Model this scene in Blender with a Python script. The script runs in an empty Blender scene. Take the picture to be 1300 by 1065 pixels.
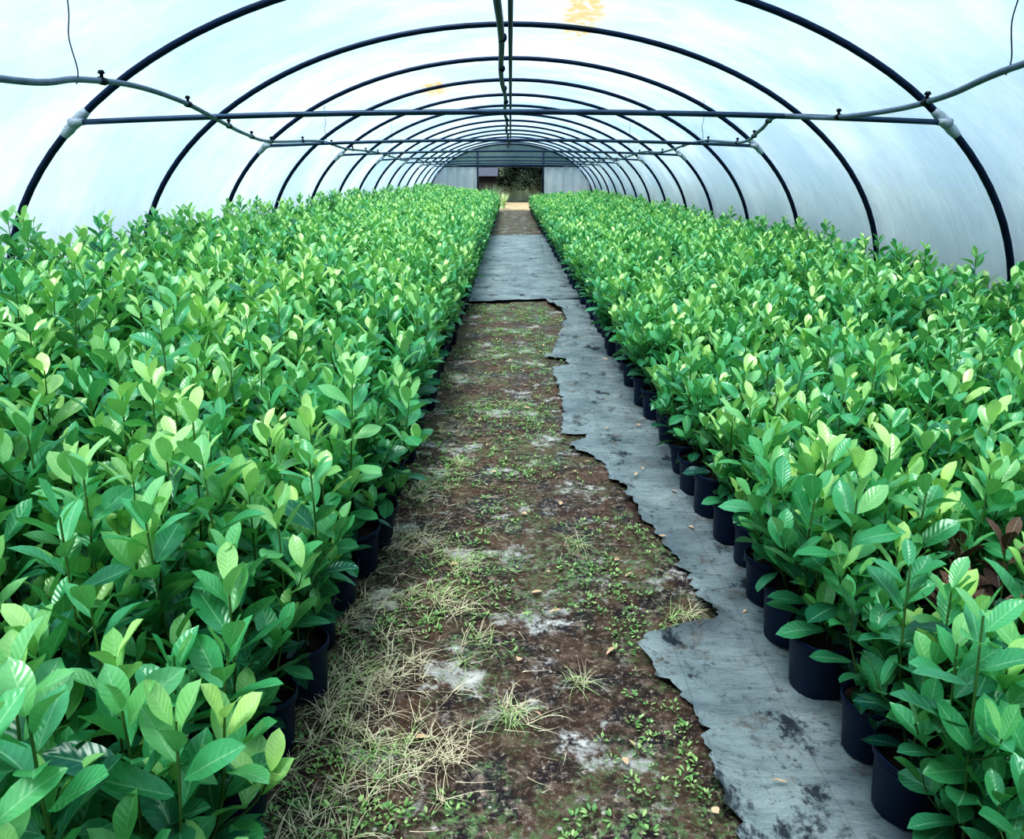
import bpy, math, random
import numpy as np
from mathutils import Vector, noise
random.seed(7)
S = bpy.context.scene
S.view_settings.view_transform = 'Standard'
try: S.view_settings.look = 'Very High Contrast'
except Exception: S.view_settings.look = 'None'

CAM_H = 1.7
BAY = 2.47
Y0 = 6.48
FRONT = Y0 - 4*BAY
BACK = Y0 + 14*BAY
HA, HB, HZ = 4.2, 2.7, 0.6      # hoop half width, rise, springing height

# ---------------------------------------------------------------- helpers
class MB:
    def __init__(s): s.v=[]; s.f=[]; s.m=[]; s.a=[]
    def add(s, vs, fs, mat=0, attr=None):
        b=len(s.v)
        s.v.extend([tuple(p) for p in vs])
        s.f.extend([tuple(i+b for i in f) for f in fs])
        s.m.extend([mat]*len(fs))
        if attr is None: attr=[(0,0,0.5)]*len(vs)
        s.a.extend(attr)
    def mesh(s, name, mats, smooth=True):
        me=bpy.data.meshes.new(name)
        me.from_pydata(s.v,[],s.f)
        for m in mats: me.materials.append(m)
        me.polygons.foreach_set('material_index', s.m)
        me.polygons.foreach_set('use_smooth',[smooth]*len(s.f))
        at=me.attributes.new('leafdat','FLOAT_VECTOR','POINT')
        at.data.foreach_set('vector', np.array(s.a,dtype=np.float32).ravel())
        me.update()
        return me
    def obj(s, name, mats, smooth=True, parent=None):
        o=bpy.data.objects.new(name, s.mesh(name,mats,smooth))
        S.collection.objects.link(o)
        if parent: o.parent=parent
        return o

def tube(mb, pts, r, sides=8, mat=0, caps=True, tone=0.5):
    pts=[Vector(p) for p in pts]
    n=len(pts); vs=[]; fs=[]
    rs = r if isinstance(r,(list,tuple)) else [r]*n
    ref=None
    for i,p in enumerate(pts):
        t=(pts[min(i+1,n-1)]-pts[max(i-1,0)]).normalized()
        if ref is None:
            ref = Vector((0,0,1)) if abs(t.z)<0.9 else Vector((1,0,0))
        a=(ref-t*ref.dot(t)).normalized(); b=t.cross(a); ref=a
        for k in range(sides):
            an=2*math.pi*k/sides
            vs.append(p+(a*math.cos(an)+b*math.sin(an))*rs[i])
    for i in range(n-1):
        for k in range(sides):
            k2=(k+1)%sides
            fs.append((i*sides+k,i*sides+k2,(i+1)*sides+k2,(i+1)*sides+k))
    if caps:
        fs.append(tuple(range(sides))[::-1]); fs.append(tuple((n-1)*sides+k for k in range(sides)))
    mb.add(vs,fs,mat,[(0,0,tone)]*len(vs))

def lathe(mb, prof, cx, cy, sides=20, mat=0):
    vs=[];fs=[]
    for (r,z) in prof:
        for k in range(sides):
            an=2*math.pi*k/sides
            vs.append((cx+r*math.cos(an),cy+r*math.sin(an),z))
    for i in range(len(prof)-1):
        for k in range(sides):
            k2=(k+1)%sides
            fs.append((i*sides+k,i*sides+k2,(i+1)*sides+k2,(i+1)*sides+k))
    mb.add(vs,fs,mat)

def smooth_path(pts, sub=8):
    pts=[Vector(p) for p in pts]; out=[]
    for i in range(len(pts)-1):
        p0=pts[max(i-1,0)];p1=pts[i];p2=pts[i+1];p3=pts[min(i+2,len(pts)-1)]
        for k in range(sub):
            t=k/sub
            out.append(0.5*((2*p1)+(p2-p0)*t+(2*p0-5*p1+4*p2-p3)*t*t+(3*p1-p0-3*p2+p3)*t**3))
    out.append(pts[-1]); return out

# ---------------------------------------------------------------- materials
def newmat(name):
    m=bpy.data.materials.new(name); m.use_nodes=True
    nt=m.node_tree; nt.nodes.clear()
    return m,nt
def N(nt,t,**kw):
    n=nt.nodes.new(t)
    for k,v in kw.items(): setattr(n,k,v)
    return n
def L(nt,a,b): nt.links.new(a,b)
def ramp(nt,fac,stops):
    r=nt.nodes.new('ShaderNodeValToRGB')
    el=r.color_ramp.elements
    while len(el)<len(stops): el.new(0.5)
    for e,(p,c) in zip(el,stops):
        e.position=p; e.color=c if len(c)==4 else (*c,1)
    L(nt,fac,r.inputs[0]); return r.outputs[0]
def mix(nt,fac,a,b,blend='MIX'):
    m=nt.nodes.new('ShaderNodeMix'); m.data_type='RGBA'; m.blend_type=blend
    for sock,val in ((m.inputs[0],fac),(m.inputs[6],a),(m.inputs[7],b)):
        if isinstance(val,(int,float)): sock.default_value=val
        elif isinstance(val,tuple): sock.default_value=(*val,1) if len(val)==3 else val
        else: L(nt,val,sock)
    return m.outputs[2]
def noise_n(nt,vec,scale,detail=4,rough=0.55):
    n=nt.nodes.new('ShaderNodeTexNoise'); n.inputs['Scale'].default_value=scale
    n.inputs['Detail'].default_value=detail; n.inputs['Roughness'].default_value=rough
    if vec is not None: L(nt,vec,n.inputs['Vector'])
    return n.outputs[0]
def shifted(nt,vec,loc,sc=(1,1,1)):
    mp=N(nt,'ShaderNodeMapping'); mp.inputs['Location'].default_value=loc; mp.inputs['Scale'].default_value=sc
    L(nt,vec,mp.inputs[0]); return mp.outputs[0]
def math_n(nt,op,a,b=0.0,clamp=False):
    m=nt.nodes.new('ShaderNodeMath'); m.operation=op; m.use_clamp=clamp
    for s,v in ((m.inputs[0],a),(m.inputs[1],b)):
        if isinstance(v,(int,float)): s.default_value=v
        else: L(nt,v,s)
    return m.outputs[0]
def bw(nt,fac,a,b): return ramp(nt,fac,[(a,(0,0,0)),(b,(1,1,1))])
def out(nt,sh):
    o=nt.nodes.new('ShaderNodeOutputMaterial'); L(nt,sh,o.inputs[0])
def simple(name,col,rough=0.5,metal=0.0,nscale=20,var=0.25,bump=0.0):
    m,nt=newmat(name)
    tc=N(nt,'ShaderNodeTexCoord'); n=noise_n(nt,tc.outputs['Object'],nscale)
    c=mix(nt,n,tuple(x*(1-var) for x in col),tuple(min(1,x*(1+var)) for x in col))
    p=N(nt,'ShaderNodeBsdfPrincipled'); L(nt,c,p.inputs['Base Color'])
    p.inputs['Roughness'].default_value=rough; p.inputs['Metallic'].default_value=metal
    if bump:
        b=N(nt,'ShaderNodeBump'); b.inputs['Strength'].default_value=bump; b.inputs['Distance'].default_value=0.01
        L(nt,n,b.inputs['Height']); L(nt,b.outputs[0],p.inputs['Normal'])
    out(nt,p.outputs[0]); return m

def leaf_material(name, dark, mid, new, trans=0.3, rough=0.36, tcol=(0.5,0.9,0.22)):
    m,nt=newmat(name)
    at=N(nt,'ShaderNodeAttribute',attribute_name='leafdat')
    sp=N(nt,'ShaderNodeSeparateXYZ'); L(nt,at.outputs['Vector'],sp.inputs[0])
    s,t,tone=sp.outputs
    oi=N(nt,'ShaderNodeObjectInfo')
    jit=math_n(nt,'MULTIPLY',math_n(nt,'SUBTRACT',oi.outputs['Random'],0.5),0.26)
    tn=math_n(nt,'ADD',tone,jit,True)
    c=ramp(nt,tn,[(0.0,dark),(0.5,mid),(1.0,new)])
    tc=N(nt,'ShaderNodeTexCoord')
    mot=noise_n(nt,tc.outputs['Object'],45,3)
    c=mix(nt,0.3,c,mix(nt,mot,(0.45,0.55,0.65),(1.0,1.0,0.95)),'MULTIPLY')
    ab=math_n(nt,'ABSOLUTE',s)
    rib=math_n(nt,'SUBTRACT',1.0,math_n(nt,'MULTIPLY',ab,11.0),True)
    vv=math_n(nt,'SINE',math_n(nt,'MULTIPLY',math_n(nt,'SUBTRACT',t,math_n(nt,'MULTIPLY',ab,0.22)),52.0))
    vein=math_n(nt,'MULTIPLY',math_n(nt,'GREATER_THAN',vv,0.90),0.12)
    veins=math_n(nt,'MAXIMUM',math_n(nt,'MULTIPLY',rib,0.8),vein)
    c=mix(nt,veins,c,mix(nt,0.5,c,(0.75,0.95,0.7)))
    p=N(nt,'ShaderNodeBsdfPrincipled'); L(nt,c,p.inputs['Base Color'])
    p.inputs['Roughness'].default_value=rough
    p.inputs['Specular IOR Level'].default_value=0.95
    b=N(nt,'ShaderNodeBump'); b.inputs['Strength'].default_value=0.15; b.inputs['Distance'].default_value=0.002
    L(nt,math_n(nt,'SUBTRACT',vv,math_n(nt,'MULTIPLY',rib,2.0)),b.inputs['Height']); L(nt,b.outputs[0],p.inputs['Normal'])
    tr=N(nt,'ShaderNodeBsdfTranslucent'); L(nt,mix(nt,0.5,c,tcol,'MIX'),tr.inputs['Color'])
    mx=N(nt,'ShaderNodeMixShader'); mx.inputs[0].default_value=trans
    L(nt,p.outputs[0],mx.inputs[1]); L(nt,tr.outputs[0],mx.inputs[2])
    out(nt,mx.outputs[0]); return m

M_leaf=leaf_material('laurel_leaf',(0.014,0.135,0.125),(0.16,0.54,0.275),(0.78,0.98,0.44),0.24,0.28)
M_deadlaurel=leaf_material('withered_laurel_leaf',(0.05,0.025,0.03),(0.16,0.08,0.07),(0.40,0.26,0.20),0.1,0.6,(0.3,0.15,0.1))
M_weed=leaf_material('weed_leaf',(0.08,0.22,0.10),(0.26,0.50,0.20),(0.62,0.78,0.38),0.2,0.6)
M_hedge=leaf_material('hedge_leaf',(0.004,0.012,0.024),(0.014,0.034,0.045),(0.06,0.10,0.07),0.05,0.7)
M_stem=simple('laurel_stem',(0.14,0.24,0.09),0.6)
M_pot=simple('pot_plastic',(0.016,0.038,0.09),0.36,0,12,0.3)
M_soil=simple('compost',(0.07,0.05,0.045),0.95,0,60,0.6,0.6)
M_steel=simple('dark_steel_tube',(0.016,0.034,0.08),0.4,0.3,9,0.4)
M_bar=simple('grey_steel_tube',(0.05,0.085,0.14),0.4,0.4,9,0.5)
M_tape=simple('clamp_tape',(0.36,0.41,0.46),0.5,0.2,60,0.35,0.5)
M_pipe=simple('irrigation_polypipe',(0.15,0.19,0.26),0.45,0,14,0.5)
M_blk=simple('black_fitting',(0.01,0.012,0.02),0.5)
M_wire=simple('tie_wire',(0.03,0.04,0.07),0.5,0.6)
M_straw=simple('dry_straw',(0.86,0.69,0.53),0.8,0,30,0.4)
M_greenstraw=simple('fading_grass',(0.52,0.66,0.34),0.8,0,30,0.4)
M_deadleaf=simple('dead_leaf',(0.70,0.50,0.36),0.8,0,30,0.4)
M_stone=simple('pale_stone',(0.50,0.47,0.45),0.9,0,40,0.3,0.4)
M_shed=simple('shed_boards',(0.04,0.035,0.04),0.8,0,6,0.4)
M_roof=simple('shed_roof',(0.05,0.06,0.08),1.0,0,6,0.3)

# polythene: thin translucent film; a little light passes straight through
def polythene(name, base=(0.585,0.685,0.745), trans=0.52, stain=True, clear=0.24):
    m,nt=newmat(name)
    tc=N(nt,'ShaderNodeTexCoord'); ob=tc.outputs['Object']
    n0=noise_n(nt,shifted(nt,ob,(2.3,1.1,0.4)),0.42,4,0.55)
    n1=noise_n(nt,ob,1.3,6,0.65)
    n2=noise_n(nt,shifted(nt,ob,(0,0,0),(1.5,5,1.5)),1.2,5,0.65)
    n4=noise_n(nt,ob,16,5,0.75)
    c=mix(nt,bw(nt,n1,0.35,0.68),tuple(x*0.82 for x in base),tuple(x*1.12 for x in base))
    c=mix(nt,math_n(nt,'MULTIPLY',bw(nt,n0,0.40,0.62),0.70),c,(base[0]*.54,base[1]*.66,base[2]*.76))
    c=mix(nt,0.35,c,mix(nt,n2,(0.55,0.66,0.75),(1,1,1)),'MULTIPLY')
    c=mix(nt,0.25,c,mix(nt,n4,(0.45,0.56,0.68),(1,1,1)),'MULTIPLY')
    sp=N(nt,'ShaderNodeSeparateXYZ'); L(nt,ob,sp.inputs[0])
    low=N(nt,'ShaderNodeMapRange'); low.inputs[1].default_value=0.9; low.inputs[2].default_value=2.7
    low.inputs[3].default_value=1; low.inputs[4].default_value=0; L(nt,sp.outputs[2],low.inputs[0])
    c=mix(nt,math_n(nt,'MULTIPLY',low.outputs[0],0.5),c,(base[0]*.90,base[1]*.88,base[2]*.92))
    if stain:
        for (cx,cy,cz,sx,sy) in ((0.70,8.0,3.26,3.2,0.85),(0.72,9.0,3.26,4.5,0.8),(-1.3,14.5,3.15,3.0,0.7)):
            v=N(nt,'ShaderNodeVectorMath',operation='SUBTRACT'); L(nt,ob,v.inputs[0]); v.inputs[1].default_value=(cx,cy,cz)
            v2=N(nt,'ShaderNodeVectorMath',operation='MULTIPLY'); L(nt,v.outputs[0],v2.inputs[0]); v2.inputs[1].default_value=(sx,sy,2.0)
            ln=N(nt,'ShaderNodeVectorMath',operation='LENGTH'); L(nt,v2.outputs[0],ln.inputs[0])
            st=math_n(nt,'SUBTRACT',1.15,ln.outputs['Value'],True)
            n3=noise_n(nt,shifted(nt,ob,(cx,0,0),(1,.5,1)),8,5,0.7)
            st=math_n(nt,'MULTIPLY',math_n(nt,'MULTIPLY',st,1.6),bw(nt,n3,0.38,0.58),True)
            c=mix(nt,st,c,(0.46,0.34,0.13))
    d=N(nt,'ShaderNodeBsdfDiffuse'); t=N(nt,'ShaderNodeBsdfTranslucent')
    L(nt,c,d.inputs[0]); L(nt,c,t.inputs[0])
    b=N(nt,'ShaderNodeBump'); b.inputs['Strength'].default_value=0.25; b.inputs['Distance'].default_value=0.06
    L(nt,n2,b.inputs['Height']); L(nt,b.outputs[0],d.inputs['Normal']); L(nt,b.outputs[0],t.inputs['Normal'])
    mx=N(nt,'ShaderNodeMixShader'); mx.inputs[0].default_value=trans
    L(nt,d.outputs[0],mx.inputs[1]); L(nt,t.outputs[0],mx.inputs[2])
    if clear>0:
        cf=N(nt,'ShaderNodeMapRange'); cf.inputs[1].default_value=1.5; cf.inputs[2].default_value=2.4
        cf.inputs[3].default_value=0.03; cf.inputs[4].default_value=clear; L(nt,sp.outputs[2],cf.inputs[0])
        tp=N(nt,'ShaderNodeBsdfTransparent'); m2=N(nt,'ShaderNodeMixShader'); L(nt,cf.outputs[0],m2.inputs[0])
        L(nt,mx.outputs[0],m2.inputs[1]); L(nt,tp.outputs[0],m2.inputs[2]); out(nt,m2.outputs[0])
    else: out(nt,mx.outputs[0])
    return m
M_poly=polythene('polythene_film')
M_endpoly=polythene('end_polythene',(0.66,0.72,0.74),0.5,False,0)
M_mesh=polythene('shade_netting',(0.28,0.36,0.36),0.5,False,0)

def dirt():
    m,nt=newmat('packed_dirt')
    tc=N(nt,'ShaderNodeTexCoord'); ob=tc.outputs['Object']
    med=noise_n(nt,ob,4.5,6,0.7); fin=noise_n(nt,ob,55,5,0.75); mid2=noise_n(nt,shifted(nt,ob,(5,2,1)),17,5,0.7)
    c=mix(nt,bw(nt,med,0.42,0.60),(0.035,0.022,0.027),(0.23,0.15,0.115))
    c=mix(nt,math_n(nt,'MULTIPLY',bw(nt,mid2,0.50,0.62),0.7),c,(0.38,0.285,0.24))
    c=mix(nt,bw(nt,fin,0.54,0.66),c,(0.60,0.49,0.42))
    pal=noise_n(nt,ob,2.8,7,0.78)
    c=mix(nt,bw(nt,pal,0.545,0.61),c,mix(nt,mid2,(0.36,0.32,0.32),(1.0,0.97,0.96)))
    gv=shifted(nt,ob,(13,5,2))
    gm=noise_n(nt,gv,2.0,6,0.75); gf=noise_n(nt,gv,34,5,0.75)
    g=math_n(nt,'MULTIPLY',bw(nt,gm,0.47,0.57),bw(nt,gf,0.48,0.56))
    c=mix(nt,math_n(nt,'MULTIPLY',g,0.75),c,mix(nt,fin,(0.08,0.16,0.07),(0.42,0.60,0.30)))
    p=N(nt,'ShaderNodeBsdfPrincipled'); L(nt,c,p.inputs['Base Color'])
    L(nt,ramp(nt,med,[(0.43,(0.10,0.10,0.10)),(0.50,(0.8,0.8,0.8))]),p.inputs['Roughness'])
    b=N(nt,'ShaderNodeBump'); b.inputs['Distance'].default_value=0.018
    L(nt,ramp(nt,med,[(0.42,(0.35,0.35,0.35)),(0.50,(1,1,1))]),b.inputs['Strength'])
    L(nt,math_n(nt,'ADD',fin,math_n(nt,'ADD',med,mid2)),b.inputs['Height']); L(nt,b.outputs[0],p.inputs['Normal'])
    out(nt,p.outputs[0]); return m
M_dirt=dirt()
def fabric():
    m,nt=newmat('woven_ground_cover')
    tc=N(nt,'ShaderNodeTexCoord'); ob=tc.outputs['Object']
    n1=noise_n(nt,ob,2.2,6,0.65); n2=noise_n(nt,ob,26,6,0.75)
    c=mix(nt,bw(nt,n1,0.32,0.66),(0.27,0.32,0.36),(0.56,0.625,0.65))
    c=mix(nt,bw(nt,n2,0.55,0.68),c,(0.14,0.16,0.18))
    sp=N(nt,'ShaderNodeSeparateXYZ'); L(nt,ob,sp.inputs[0])
    f=math_n(nt,'FRACT',math_n(nt,'DIVIDE',sp.outputs[0],0.3)); ln=math_n(nt,'LESS_THAN',f,0.02)
    c=mix(nt,math_n(nt,'MULTIPLY',ln,0.22),c,(0.08,0.10,0.12))
    sm=noise_n(nt,shifted(nt,ob,(3.1,0.6,0),(1.6,1,1)),2.3,6,0.75)
    c=mix(nt,math_n(nt,'MULTIPLY',bw(nt,sm,0.57,0.63),0.85),c,(0.04,0.05,0.07))
    br=noise_n(nt,ob,5,6,0.75)
    c=mix(nt,math_n(nt,'MULTIPLY',bw(nt,br,0.57,0.66),0.75),c,(0.27,0.21,0.18))
    p=N(nt,'ShaderNodeBsdfPrincipled'); L(nt,c,p.inputs['Base Color']); p.inputs['Roughness'].default_value=0.45
    w=N(nt,'ShaderNodeTexWave'); w.inputs['Scale'].default_value=90; L(nt,ob,w.inputs['Vector'])
    wr=noise_n(nt,shifted(nt,ob,(0,0,0),(1,3,1)),4,4,0.55)
    b=N(nt,'ShaderNodeBump'); b.inputs['Strength'].default_value=0.9; b.inputs['Distance'].default_value=0.02
    L(nt,math_n(nt,'ADD',math_n(nt,'MULTIPLY',wr,2.4),math_n(nt,'ADD',math_n(nt,'MULTIPLY',n2,0.5),math_n(nt,'MULTIPLY',w.outputs[1],0.1))),b.inputs['Height']); L(nt,b.outputs[0],p.inputs['Normal'])
    out(nt,p.outputs[0]); return m
M_fab=fabric()
M_field=simple('dry_field',(0.22,0.19,0.13),0.95,0,1.5,0.5)

# ---------------------------------------------------------------- floor
def fheight(x,y):
    if -0.95<x<1.15 and 0.3<y<12.5:
        return 0.013*noise.fractal(Vector((x*5,y*5,0.3)),1.0,2.0,4)
    return 0.0
xs=[-4.25,-3,-2,-1.2]+list(np.arange(-1.0,1.21,0.025))+[1.5,2.5,3.5,4.25]
ys=[FRONT,-1,0.2]+list(np.arange(0.6,7.0,0.025))+list(np.arange(7.0,13,0.1))+list(np.arange(13,BACK,3))+[BACK]
mb=MB()
vs=[(float(x),float(y),fheight(x,y)) for y in ys for x in xs]
nx=len(xs)
mb.add(vs,[(j*nx+i,j*nx+i+1,(j+1)*nx+i+1,(j+1)*nx+i) for j in range(len(ys)-1) for i in range(nx-1)])
mb.obj('floor',[M_dirt])

mb=MB()
mb.add([(-60,FRONT-20,-0.03),(60,FRONT-20,-0.03),(60,140,-0.03),(-60,140,-0.03)],[(0,1,2,3)])
mb.obj('field_ground',[M_field])

# ---------------------------------------------------------------- ground cover fabric
def interp(y,tab):
    for (y0,x0),(y1,x1) in zip(tab,tab[1:]):
        if y0<=y<=y1: return x0+(x1-x0)*(y-y0)/(y1-y0)
    return tab[-1][1] if y>tab[-1][0] else tab[0][1]
edge=[(0.5,0.62),(1.97,0.59),(2.24,0.60),(2.54,0.45),(2.60,0.52),(2.69,0.80),(3.36,0.74),(3.91,0.64),(4.5,0.56),(4.86,0.37),(4.95,0.50),(5.04,0.52),(5.08,0.34),(5.6,0.40),(7.0,0.38),(7.05,0.55),(7.3,0.5),(7.38,0.32),(7.6,0.42),(9.54,0.68),(9.9,0.66),(11.1,0.45),(12,0.6),(22,0.8),(24,1.0),(BACK,1.0)]
mb=MB()
yy=list(np.arange(0.5,12,0.02))+list(np.arange(12,BACK-0.1,1.0))+[BACK-0.05]
off=[0,0.01,0.025,0.05,0.09,0.14,0.2,0.27,0.35,0.45,0.6,1.0,1.8,2.6]
vs=[]
for y in yy:
    e=interp(y,edge)+ (0.03*noise.noise(Vector((y*5,1,2)))+0.035*noise.noise(Vector((y*14,1,2)))+0.03*noise.noise(Vector((y*37,1,2))))
    for k,o in enumerate(off):
        x=e+o
        z=0.020+0.012*noise.noise(Vector((x*5,y*7,9)))+0.008*noise.noise(Vector((x*13,y*16,4)))
        z+=0.014*max(0,1-abs(noise.noise(Vector((x*3+y*1.5,y*2.2,7))))*9)   # creases
        lift=max(0,noise.noise(Vector((y*2.1,4.4,0))))*0.09
        z+=lift*max(0,1-o/0.13)**2
        if o>=0.6: z=0.016
        vs.append((x,float(y),z))
    vs.append((4.1,float(y),0.016))
n=len(off)+1
mb.add(vs,[(j*n+i,j*n+i+1,(j+1)*n+i+1,(j+1)*n+i) for j in range(len(yy)-1) for i in range(n-1)])
mb.obj('ground_cover_fabric',[M_fab])
mb=MB(); vs=[]
yy=list(np.arange(0,1,0.02))+list(np.arange(1.0,12.6,0.3))
uu=np.linspace(0,1,34)
for v in yy:
    for u in uu:
        x=-0.66+u*1.72
        y0=10.75+0.34*u+0.09*noise.noise(Vector((u*6,3,1)))+0.04*noise.noise(Vector((u*19,3,1)))
        z=0.032+0.010*noise.noise(Vector((x*4,v*3,5)))
        if v<0.2: z+=0.03*(1-v/0.2)*max(0,noise.noise(Vector((u*5,8,1))))
        vs.append((x,y0+v,z))
n=len(uu)
mb.add(vs,[(j*n+i,j*n+i+1,(j+1)*n+i+1,(j+1)*n+i) for j in range(len(yy)-1) for i in range(n-1)])
mb.obj('ground_cover_fabric',[M_fab])

# ---------------------------------------------------------------- polytunnel
def prof(a, inset=0.0):
    return ((HA-inset)*math.cos(a), HZ+(HB-inset)*math.sin(a))
def hoop_profile(inset=0.0,n=56):
    pts=[(HA-inset,-0.02),(HA-inset,0.3)]
    pts+=[prof(math.pi*k/n,inset) for k in range(n+1)]
    pts+=[(-(HA-inset),0.3),(-(HA-inset),-0.02)]
    return pts
pp=hoop_profile()
mb=MB(); vs=[]
nb=18*6
for j in range(nb+1):
    y=FRONT+(BACK-FRONT)*j/nb
    ph=(j%6)/6.0
    sag=0.025*math.sin(math.pi*ph)
    for (x,z) in pp:
        r=1-sag/ max(2.0,math.hypot(x,z)) if z>0.5 else 1
        vs.append((x*r,y,z*r if z>0.5 else z))
n=len(pp)
mb.add(vs,[(j*n+i,j*n+i+1,(j+1)*n+i+1,(j+1)*n+i) for j in range(nb) for i in range(n-1)])
mb.obj('polytunnel_cover',[M_poly])

frame=bpy.data.objects.new('polytunnel_frame',None); S.collection.objects.link(frame)
for k in range(-4,15):
    y=Y0+k*BAY
    mb=MB()
    tube(mb,[(x,y,z) for x,z in hoop_profile(0.06)],0.028,12)
    mb.obj('hoop_%d'%(k+5),[M_steel],parent=frame)
    if k%2==0 and k<14:
        zc=CAM_H+0.40
        xe=(HA-0.06)*math.sqrt(1-((zc-HZ)/(HB-0.06))**2)
        mb=MB()
        tube(mb,[(xe*u,y-0.045,zc+0.08*(1-u*u)) for u in np.linspace(-1,1,25)],0.021,10)
        mb.obj('tie_bar_%d'%(k+5),[M_bar],parent=frame)
        mb=MB()
        for sx in (-1,1):
            a0=math.asin((zc-HZ)/(HB-0.06))
            arc=[]
            for q in np.linspace(-0.045,0.045,9):
                x,z=prof(a0+q,0.06); arc.append((sx*x,y,z))
            tube(mb,arc,[0.03,0.035,0.040,0.037,0.043,0.040,0.041,0.035,0.03],12)
            tube(mb,[(sx*(xe+0.02),y-0.045,zc),(sx*(xe-0.03),y-0.045,zc+0.002),(sx*(xe-0.09),y-0.045,zc+0.006)],[0.032,0.032,0.025],10)
        mb.obj('clamp_pair_%d'%(k+5),[M_tape],parent=frame)
mb=MB(); tube(mb,[(0.0,y,HZ+HB-0.11) for y in np.linspace(FRONT,BACK,40)],0.026,10); mb.obj('ridge_purlin',[M_steel],parent=frame)
mb=MB()
tube(mb,[(-0.115+0.02*math.sin(y*0.9),y,HZ+HB-0.19+0.015*math.sin(y*1.3)) for y in np.linspace(FRONT,BACK,120)],0.035,10)
for k in range(-4,14):
    y=Y0+k*BAY
    tube(mb,[(-0.11,y,HZ+HB-0.24),(-0.11,y,HZ+HB-0.05)],0.014,6)
    tube(mb,[(-0.10+0.02*math.sin(y*.9),y-0.09,HZ+HB-0.20),(-0.10+0.02*math.sin(y*.9),y+0.05,HZ+HB-0.19)],0.044,10)
mb.obj('ridge_service_pipe',[M_steel],parent=frame)

def arch_z(x): return HZ+(HB-0.03)*math.sqrt(max(0,1-(x/(HA-0.03))**2))
def irrigation(pts):
    mb=MB(); path=smooth_path([(x,y,z+CAM_H) for x,y,z in pts],10)
    tube(mb,path,0.016,10,0)
    last=-99
    for i,p in enumerate(path):
        if p.y-last>1.15:
            last=p.y
            tube(mb,[p+Vector((0,-0.03,0)),p+Vector((0,0.03,0))],0.021,8,1)
            tube(mb,[p+Vector((0,0,0.0)),p+Vector((0,0,0.035)),p+Vector((0,0,0.04)),p+Vector((0,0,0.055))],[0.009,0.009,0.02,0.012],8,1)
    return mb,path
L_pts=[(-2.2,FRONT+.2,0.42),(-2.2,0,0.40),(-2.2,2.2,0.38),(-2.2,3.73,0.41),(-2.2,4.28,0.476),(-2.2,4.9,0.51),(-2.2,5.57,0.483),(-2.27,6.32,0.435),(-2.5,7.76,0.385),(-2.73,9.4,0.38),(-2.6,11.3,0.46),(-2.5,12.5,0.40),(-2.52,15.6,0.43),(-2.4,18.5,0.34),(-2.5,21.3,0.44),(-2.4,24,0.36),(-2.5,27,0.44),(-2.4,33,0.40),(-2.5,40.5,0.42)]
R_pts=[(2.2,FRONT+.2,0.45),(2.2,0,0.50),(2.2,2.2,0.52),(2.2,3.6,0.465),(2.26,4.35,0.40),(2.31,5.07,0.385),(2.25,5.9,0.40),(2.12,6.6,0.458),(2.3,7.6,0.41),(2.63,9.4,0.37),(2.6,11.3,0.46),(2.5,13.5,0.38),(2.5,15.6,0.44),(2.4,18.5,0.34),(2.5,21.3,0.44),(2.4,24,0.36),(2.5,27,0.44),(2.4,33,0.40),(2.5,40.5,0.42)]
for pts,ws in ((L_pts,[(-2.2,4.25,.47),(-2.6,11.6,.45),(-2.45,17,.4)]),(R_pts,[(2.21,3.75,.455),(2.6,11.2,.46),(2.45,17,.4)])):
    mb,path=irrigation(pts)
    for (x,y,z) in ws:
        z+=CAM_H; zt=arch_z(x)
        w=smooth_path([(x,y,z-0.02),(x+0.015,y,z+0.05),(x-0.008,y,z+0.2),(x+0.01,y,(z+zt)/2),(x,y,zt)],5)
        tube(mb,w,0.003,5,2)
    mb.obj('irrigation_pipe',[M_pipe,M_blk,M_wire],parent=frame)

# end walls
DW,DH=1.65,2.12
def arch_top(x): 
    return HZ+HB*math.sqrt(max(0,1-(x/HA)**2))
def endwall(name,y):
    mb=MB()
    xs=sorted(set(list(np.round(np.linspace(-HA,HA,70),4))+[-DW,DW,-2.7,2.7]))
    for x0,x1 in zip(xs,xs[1:]):
        xm=(x0+x1)/2
        dy0=0.05*math.sin(x0*14); dy1=0.05*math.sin(x1*14)
        if abs(xm)<DW:
            mb.add([(x0,y,DH),(x1,y,DH),(x1,y,arch_top(x1)),(x0,y,arch_top(x0))],[(0,1,2,3)],1)
        else:
            zt0,zt1=min(DH+0.1,arch_top(x0)),min(DH+0.1,arch_top(x1))
            mb.add([(x0,y+dy0,0),(x1,y+dy1,0),(x1,y+dy1,zt1),(x0,y+dy0,zt0)],[(0,1,2,3)],0)
            if arch_top(xm)>DH+0.1:
                mb.add([(x0,y,zt0),(x1,y,zt1),(x1,y,arch_top(x1)),(x0,y,arch_top(x0))],[(0,1,2,3)],1)
    for sx in (-1,1):
        tube(mb,[(sx*DW,y-0.04,0),(sx*DW,y-0.04,arch_top(DW)-0.05)],0.04,8,2)
    tube(mb,[(-3.4,y-0.04,DH+0.06),(3.4,y-0.04,DH+0.06)],0.04,8,2)
    mb.obj(name,[M_endpoly,M_mesh,M_steel])
endwall('wall_back',BACK)
endwall('wall_front',FRONT)

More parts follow.
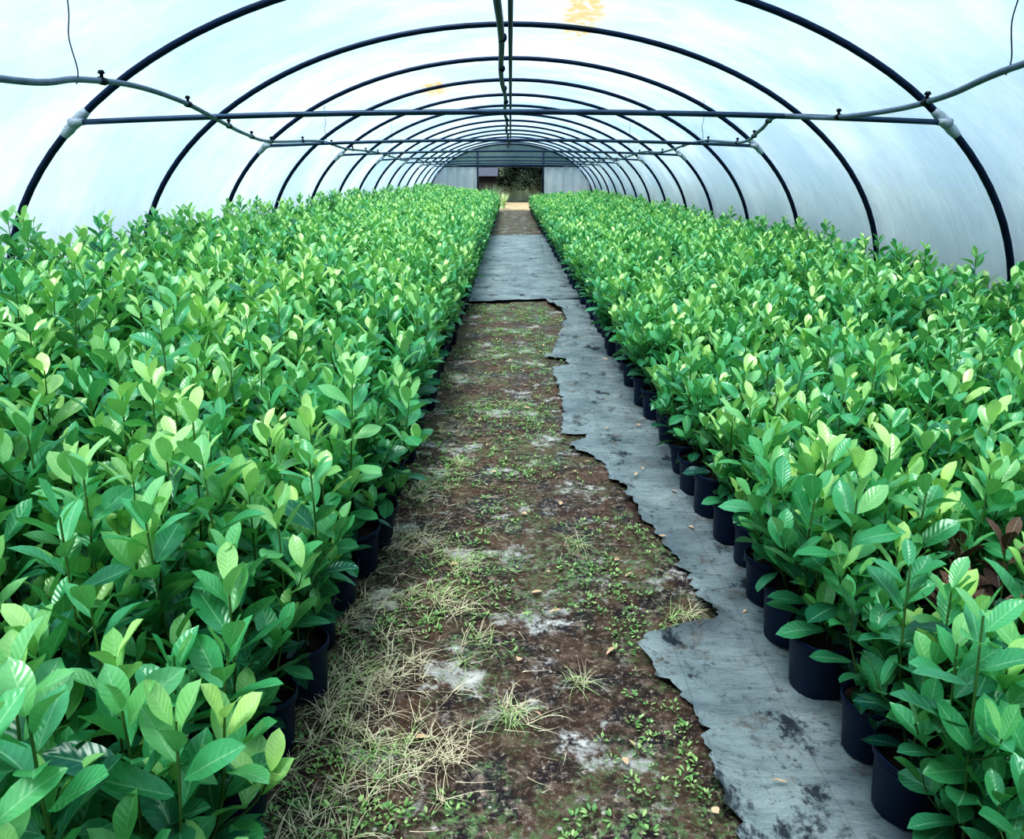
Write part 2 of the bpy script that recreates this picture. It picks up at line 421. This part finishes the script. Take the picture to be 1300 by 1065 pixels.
# ---------------------------------------------------------------- laurel plants
TR,TC=8,5
def leaf(mb,base,az,el,Ln,W,tone,roll=0.0,curl=0.15,fold=0.35,mat=0,rows=TR,cols=TC):
    d=Vector((math.cos(az)*math.cos(el),math.sin(az)*math.cos(el),math.sin(el)))
    nrm=Vector((-math.cos(az)*math.sin(el),-math.sin(az)*math.sin(el),math.cos(el)))
    sd=d.cross(nrm)
    cr,sr=math.cos(roll),math.sin(roll)
    sd,nrm=sd*cr+nrm*sr, nrm*cr-sd*sr
    vs=[];at=[]
    for i in range(rows):
        t=i/(rows-1)
        w=(math.sin(math.pi*min(1,0.03+0.97*t**1.35))**0.62)*W*0.5
        if t>=1: w=W*0.02
        if i==0: w=W*0.04
        for j in range(cols):
            s=(j/(cols-1))*2-1
            x=s*w
            wav=0.04*W*math.sin(t*9+s*2+az*3)*abs(s)
            z=fold*abs(x)-curl*Ln*t*t+wav
            p=base+d*(Ln*t+0.012)+sd*x+nrm*z
            vs.append(p); at.append((s,t,tone))
    fs=[(i*cols+j,i*cols+j+1,(i+1)*cols+j+1,(i+1)*cols+j) for i in range(rows-1) for j in range(cols-1)]
    mb.add(vs,fs,mat,at)

def plant(H,seed,leafmat=None):
    r=random.Random(seed); mb=MB()
    PH=0.205
    lathe(mb,[(0.0,0.0),(0.082,0.0),(0.086,0.006),(0.101,PH-0.03),(0.102,PH-0.028),(0.110,PH-0.027),(0.112,PH-0.003),(0.109,PH),(0.103,PH-0.002),(0.100,PH-0.028)],0,0,22,2)
    lathe(mb,[(0.0,PH-0.018),(0.05,PH-0.022),(0.101,PH-0.028)],0,0,22,3)
    ns=r.choice([4,4,5])
    for si in range(ns):
        az=2*math.pi*si/ns+r.uniform(-.4,.4)
        top=H*r.uniform(0.68,0.95) if si else H
        lean=r.uniform(0.05,0.14)
        b=Vector((0.025*math.cos(az),0.025*math.sin(az),PH-0.03))
        e=Vector((lean*math.cos(az)+r.uniform(-.02,.02),lean*math.sin(az)+r.uniform(-.02,.02),top-0.08))
        midp=b.lerp(e,0.45)+Vector((math.cos(az),math.sin(az),0))*r.uniform(0.015,0.04)
        path=smooth_path([b,midp,e],8)
        tube(mb,path,[0.0052-0.0028*i/(len(path)-1) for i in range(len(path))],5,1,False)
        def stem_leaves(path,z0,phase,tl):
            cum=[0]
            for i in range(len(path)-1): cum.append(cum[-1]+(path[i+1]-path[i]).length)
            Lt=cum[-1]; dist=z0; ph=phase
            while dist<Lt:
                k=0
                while k<len(cum)-2 and cum[k+1]<dist: k+=1
                f=(dist-cum[k])/max(1e-6,cum[k+1]-cum[k])
                p=path[k].lerp(path[k+1],f)
                rem=(Lt-dist)
                ph+=2.4+r.uniform(-.35,.35)
                if rem<0.15:
                    u=rem/0.15
                    el=math.radians(68-28*u+r.uniform(-12,12)); ln=0.085+0.055*u+r.uniform(-.014,.014)
                    tone=1.0-0.40*u+r.uniform(-.22,.06)
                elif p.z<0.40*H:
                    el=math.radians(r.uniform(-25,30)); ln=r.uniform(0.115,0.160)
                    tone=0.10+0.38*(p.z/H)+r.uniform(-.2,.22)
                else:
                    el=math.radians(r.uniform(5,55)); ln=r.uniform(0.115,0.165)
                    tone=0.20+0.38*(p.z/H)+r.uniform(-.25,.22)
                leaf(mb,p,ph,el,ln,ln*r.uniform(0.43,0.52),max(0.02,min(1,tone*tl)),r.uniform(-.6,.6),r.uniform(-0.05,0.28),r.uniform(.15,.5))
                dist+=r.uniform(0.030,0.046) if rem>0.12 else r.uniform(0.018,0.029)
        tl=r.choice([0.68,0.88,1.0,1.08])
        stem_leaves(path,r.uniform(0.03,0.07),r.uniform(0,6.28),tl)
        for q in range(r.choice([1,2,2])):
            k=r.randint(2,len(path)-6); p=path[k]
            a2=az+r.uniform(-1.2,1.2); l2=r.uniform(0.12,0.2)
            pe=p+Vector((math.cos(a2)*l2*.6,math.sin(a2)*l2*.6,l2*.8))
            sp=smooth_path([p,p.lerp(pe,.5)+Vector((math.cos(a2),math.sin(a2),0))*0.02,pe],4)
            tube(mb,sp,0.0024,4,1,False)
            stem_leaves(sp,0.05,r.uniform(0,6.28),tl*0.92)
    return mb.mesh('potted_laurel_mesh',[leafmat or M_leaf,M_stem,M_pot,M_soil])

NV=6
heights=[0.80,0.95,1.12,1.32]
var=bpy.data.collections.new('potted_laurel_variants')
idx=0
for h in heights:
    for k in range(NV):
        me=plant(h,100+idx*7)
        o=bpy.data.objects.new('potted_laurel_variant_%02d'%idx,me)
        var.objects.link(o); idx+=1

def make_gn():
    ng=bpy.data.node_groups.new('scatter_potted_laurels','GeometryNodeTree')
    ng.interface.new_socket('Geometry',in_out='INPUT',socket_type='NodeSocketGeometry')
    ng.interface.new_socket('Geometry',in_out='OUTPUT',socket_type='NodeSocketGeometry')
    gi=ng.nodes.new('NodeGroupInput'); go=ng.nodes.new('NodeGroupOutput')
    ci=ng.nodes.new('GeometryNodeCollectionInfo'); ci.inputs['Collection'].default_value=var
    ci.inputs['Separate Children'].default_value=True; ci.inputs['Reset Children'].default_value=True
    ip=ng.nodes.new('GeometryNodeInstanceOnPoints'); ip.inputs['Pick Instance'].default_value=True
    def na(name,t):
        a=ng.nodes.new('GeometryNodeInputNamedAttribute'); a.data_type=t; a.inputs['Name'].default_value=name
        return a.outputs[0]
    ng.links.new(gi.outputs[0],ip.inputs['Points']); ng.links.new(ci.outputs[0],ip.inputs['Instance'])
    ng.links.new(na('vidx','INT'),ip.inputs['Instance Index'])
    ng.links.new(na('prot','FLOAT_VECTOR'),ip.inputs['Rotation'])
    ng.links.new(na('pscl','FLOAT_VECTOR'),ip.inputs['Scale'])
    ng.links.new(ip.outputs[0],go.inputs[0])
    return ng
GN=make_gn()
def bed(name,pts):
    me=bpy.data.meshes.new(name)
    me.from_pydata([p[0] for p in pts],[],[])
    a=me.attributes.new('vidx','INT','POINT'); a.data.foreach_set('value',[p[1] for p in pts])
    a=me.attributes.new('prot','FLOAT_VECTOR','POINT'); a.data.foreach_set('vector',np.array([p[2] for p in pts],dtype=np.float32).ravel())
    a=me.attributes.new('pscl','FLOAT_VECTOR','POINT'); a.data.foreach_set('vector',np.array([[p[3]]*3 for p in pts],dtype=np.float32).ravel())
    o=bpy.data.objects.new(name,me); S.collection.objects.link(o)
    md=o.modifiers.new('scatter','NODES'); md.node_group=GN
    return o
WX,WY=1.43,2.18
def make_pts(side):
    pts=[]; r=random.Random(5 if side<0 else 6)
    SPC=0.285
    ncol=12 if side<0 else 11
    y=0.62
    while y<BACK-1.6:
        for c in range(ncol):
            x_in=(0.735-0.05*min(1,max(0,(y-2.2)/1.2))) if side<0 else 1.055
            x=side*(x_in+c*SPC)+r.uniform(-.03,.03)
            if abs(x)>3.95: continue
            yy=y+r.uniform(-.04,.04)+(0.14 if c%2 else 0)
            if math.hypot(x-WX,yy-WY)<0.17: continue
            f=c/(ncol-1)
            if side<0:
                hh=0.95+0.36*f**0.9
                hh+=0.10*max(0,1-max(0,(y-5)/3))*f
            else: hh=0.80+0.26*f
            hh*=r.uniform(0.86,1.11)
            cl=min(range(4),key=lambda k:abs(heights[k]-hh))
            s=max(0.88,min(1.12,hh/heights[cl]))
            z=0.022 if side>0 else 0.006
            pts.append(((x,yy,z),cl*NV+r.randrange(NV),(r.uniform(-.07,.07),r.uniform(-.07,.07),r.uniform(0,6.28)),s))
        y+=SPC
    return pts
bed('potted_laurel_plants',make_pts(-1))
bed('potted_laurel_plants',make_pts(1))
wp=bpy.data.objects.new('withered_laurel_plant',plant(0.70,991,M_deadlaurel)); S.collection.objects.link(wp)
wp.location=(WX,WY,0.022)

# ---------------------------------------------------------------- weeds & dry grass
def on_fabric(x,y): return x>interp(y,edge)-0.03 or y>10.7
r=random.Random(11); mb=MB()
cnt=0
while cnt<2900:
    x=r.uniform(-0.8,0.95); y=0.9+ (r.random()**1.1)*10
    if on_fabric(x,y): continue
    if noise.noise(Vector((x*2.4+3,y*2.0,1.7)))+r.uniform(-.2,.2)<(0.12 if y<2.8 else 0.0): continue
    cnt+=1
    nl=r.randint(4,7); sz=r.uniform(0.008,0.022)
    for k in range(nl):
        leaf(mb,Vector((x,y,0.004+fheight(x,y))),r.uniform(0,6.28),math.radians(r.uniform(10,60)),sz*r.uniform(.7,1.3),sz*.5,r.uniform(.3,1.0),0,0.2,0.2,0,4,3)
def blade(mb,base,az,ln,rise,w,mat):
    d=Vector((math.cos(az),math.sin(az),0)); s=Vector((-d.y,d.x,0)); vs=[];n=6
    bend=random.uniform(-.5,.5)
    for i in range(n):
        t=i/(n-1)
        p=base+d*(ln*t)+s*(bend*ln*t*t*0.5)+Vector((0,0,max(0.003,rise*ln*(t*1.6-1.3*t*t))))
        ww=w*(1-t*0.8)
        vs+= [p-s*ww,p+s*ww+Vector((0,0,ww*.6))]
    mb.add(vs,[(2*i,2*i+1,2*i+3,2*i+2) for i in range(n-1)],mat)
r=random.Random(4)
cl=[(-.56,2.32,.26,56),(-.46,2.02,.26,40),(-.62,2.8,.14,20),(-.52,3.44,.16,26),(-.29,2.94,.13,20),(-.22,3.2,.08,8),(0.0,2.2,.05,8),(.70,2.80,.05,6),(-.33,4.5,.07,7),(-.45,5.2,.12,8),(-.5,4.0,.12,12),(-.52,1.6,.2,26),(-.5,6.5,.12,8),(.25,2.35,.05,4),(-.12,2.6,.08,5),(.3,3.4,.1,4),(.1,5.8,.15,5)]
for (cx,cy,sp,n) in cl:
    for k in range(n):
        bx=cx+r.gauss(0,sp*.6); by=cy+r.gauss(0,sp*.7)
        if bx>interp(by,edge)+0.03: continue
        green=r.random()<(0.15 if cx<-.4 else .6)
        for q in range(r.randint(8,16)):
            blade(mb,Vector((bx+r.uniform(-.015,.015),by+r.uniform(-.015,.015),0.004)),r.uniform(0,6.28),r.uniform(.05,.15),r.uniform(.1,.75),r.uniform(.0008,.0018),2 if green else 1)
for k in range(900):
    bx=-.75+abs(r.gauss(0,.4)); by=1.2+r.random()**1.3*7
    if bx>interp(by,edge): continue
    blade(mb,Vector((bx,by,.012)),r.uniform(0,6.28),r.uniform(.03,.13),r.uniform(0,.12),.0013,1)
for k in range(80):
    y=1.3+r.random()*7; x=r.uniform(-.4,.98)
    z=.036 if on_fabric(x,y) else .014
    leaf(mb,Vector((x,y,z)),r.uniform(0,6.28),r.uniform(-.05,.2),r.uniform(.02,.055),r.uniform(.012,.028),.5,r.uniform(-.4,.4),.0,.5,3,5,3)
for k in range(220):
    y=1.2+r.random()**1.4*8; x=r.uniform(-.6,.9)
    if on_fabric(x,y): continue
    s=r.uniform(.003,.008); vs=[]
    for i in range(5):
        ph=math.pi*i/4
        for j in range(7):
            a=2*math.pi*j/7
            q=s*(1+.3*noise.noise(Vector((i,j,k))))
            vs.append((x+q*math.sin(ph)*math.cos(a)*1.2,y+q*math.sin(ph)*math.sin(a),.006+.6*q*math.cos(ph)+.3*s))
    mb.add(vs,[(i*7+j,i*7+(j+1)%7,(i+1)*7+(j+1)%7,(i+1)*7+j) for i in range(4) for j in range(7)],4)
mb.obj('path_weeds_and_dry_grass',[M_weed,M_straw,M_greenstraw,M_deadleaf,M_stone])

# ---------------------------------------------------------------- outside the far door
mb=MB(); r=random.Random(21)
def htop(x): return 3.6+1.4*noise.noise(Vector((x*.6,3,1)))+.7*noise.noise(Vector((x*2,3,1)))
for k in range(9000):
    x=r.uniform(-9,9); top=htop(x)
    z=r.uniform(0.1,1)**.7*top; y=56+ -1.0*math.sqrt(max(0,1-(z/top)**2))+r.uniform(-.5,.35)+1.2*noise.noise(Vector((x,z,2)))
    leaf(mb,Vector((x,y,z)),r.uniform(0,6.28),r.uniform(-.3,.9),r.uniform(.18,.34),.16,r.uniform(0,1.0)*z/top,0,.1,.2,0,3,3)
g=60; vs=[]
for i in range(g+1):
    x=-9+18*i/g; top=htop(x)-.2
    for j in range(9):
        a=math.pi*j/8
        vs.append((x,56.6-1.0*math.cos(a)*(1+.2*noise.noise(Vector((x*2,j,1)))),max(-.02,math.sin(a)**.6*top)))
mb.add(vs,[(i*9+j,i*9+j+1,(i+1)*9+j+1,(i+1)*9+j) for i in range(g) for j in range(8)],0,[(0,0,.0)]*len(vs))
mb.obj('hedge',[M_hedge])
shed=MB()
sx0,sx1,sy0,sy1=-1.9,-0.9,49.0,51.0
nbd=10
for i in range(nbd):
    a=sx0+(sx1-sx0)*i/nbd; b=a+(sx1-sx0)/nbd-.012
    shed.add([(a,sy0,0),(b,sy0,0),(b,sy0,1.7),(a,sy0,1.7),(a,sy0+.03,0),(b,sy0+.03,0),(b,sy0+.03,1.7),(a,sy0+.03,1.7)],[(0,1,2,3),(0,3,7,4),(1,5,6,2),(3,2,6,7)],0)
shed.add([(sx0,sy0+.03,0),(sx0,sy1,0),(sx0,sy1,1.7),(sx0,sy0+.03,1.7)],[(0,1,2,3)],0)
shed.add([(sx1,sy0+.03,0),(sx1,sy1,0),(sx1,sy1,1.7),(sx1,sy0+.03,1.7)],[(0,1,2,3)],0)
shed.add([(sx0,sy1,0),(sx1,sy1,0),(sx1,sy1,1.7),(sx0,sy1,1.7)],[(0,1,2,3)],0)
shed.add([(sx0-.15,sy0-.2,1.68),(sx1+.15,sy0-.2,1.68),(sx1+.15,(sy0+sy1)/2,2.2),(sx0-.15,(sy0+sy1)/2,2.2),(sx1+.15,sy1+.2,1.68),(sx0-.15,sy1+.2,1.68)],[(0,1,2,3),(3,2,4,5)],1)
shed.add([(sx0,sy0,1.7),(sx0,sy1,1.7),(sx0,(sy0+sy1)/2,2.15),(sx1,sy0,1.7),(sx1,sy1,1.7),(sx1,(sy0+sy1)/2,2.15)],[(0,1,2),(3,4,5)],0)
shed.obj('garden_shed',[M_shed,M_roof],False)
for (cx,cy,hh) in ((-0.95,BACK-1.2,1.35),(-.45,BACK+2.5,0.9),(1.4,BACK+3,.8)):
    mb=MB()
    for k in range(260):
        a=r.uniform(0,6.28); ln=hh*r.uniform(.6,1.1); sp=r.uniform(.1,.5); w=.012
        d=Vector((math.cos(a),math.sin(a),0)); s=Vector((-d.y,d.x,0)); vs=[]
        for i in range(6):
            t=i/5; p=Vector((cx,cy,0))+d*(.15+sp*ln*t*t)+Vector((0,0,ln*(t-.25*sp*t*t)))
            vs+=[p-s*w*(1-t*.9),p+s*w*(1-t*.9)]
        mb.add(vs,[(2*i,2*i+1,2*i+3,2*i+2) for i in range(5)],r.choice([1,2,2]))
    mb.obj('tall_grass_clump',[M_straw,M_straw,M_weed])

# ---------------------------------------------------------------- light
w=bpy.data.worlds.new('overcast_sky'); S.world=w; w.use_nodes=True
nt=w.node_tree; nt.nodes.clear()
tc=N(nt,'ShaderNodeTexCoord'); sp=N(nt,'ShaderNodeSeparateXYZ'); L(nt,tc.outputs['Generated'],sp.inputs[0])
c=ramp(nt,sp.outputs[2],[(0.0,(0.48,0.60,0.74)),(0.4,(0.74,0.87,1.0)),(1.0,(0.95,1.0,1.0))])
bg=N(nt,'ShaderNodeBackground'); L(nt,c,bg.inputs[0]); bg.inputs[1].default_value=0.83
o=N(nt,'ShaderNodeOutputWorld'); L(nt,bg.outputs[0],o.inputs[0])
sl=bpy.data.lights.new('sun','SUN'); sl.energy=6.6; sl.angle=math.radians(24); sl.color=(1,0.98,0.94)
so=bpy.data.objects.new('sun',sl); S.collection.objects.link(so); so.rotation_euler=(math.radians(24),math.radians(-12),0)

# ---------------------------------------------------------------- camera
cd=bpy.data.cameras.new('camera'); co=bpy.data.objects.new('camera',cd); S.collection.objects.link(co)
cd.sensor_width=36; cd.lens=27.69; cd.shift_y=-0.0346; cd.shift_x=0.0015
cd.clip_start=0.05; cd.clip_end=400
co.location=(0,0,CAM_H); co.rotation_euler=(math.radians(90-14.8),0,0)
S.camera=co
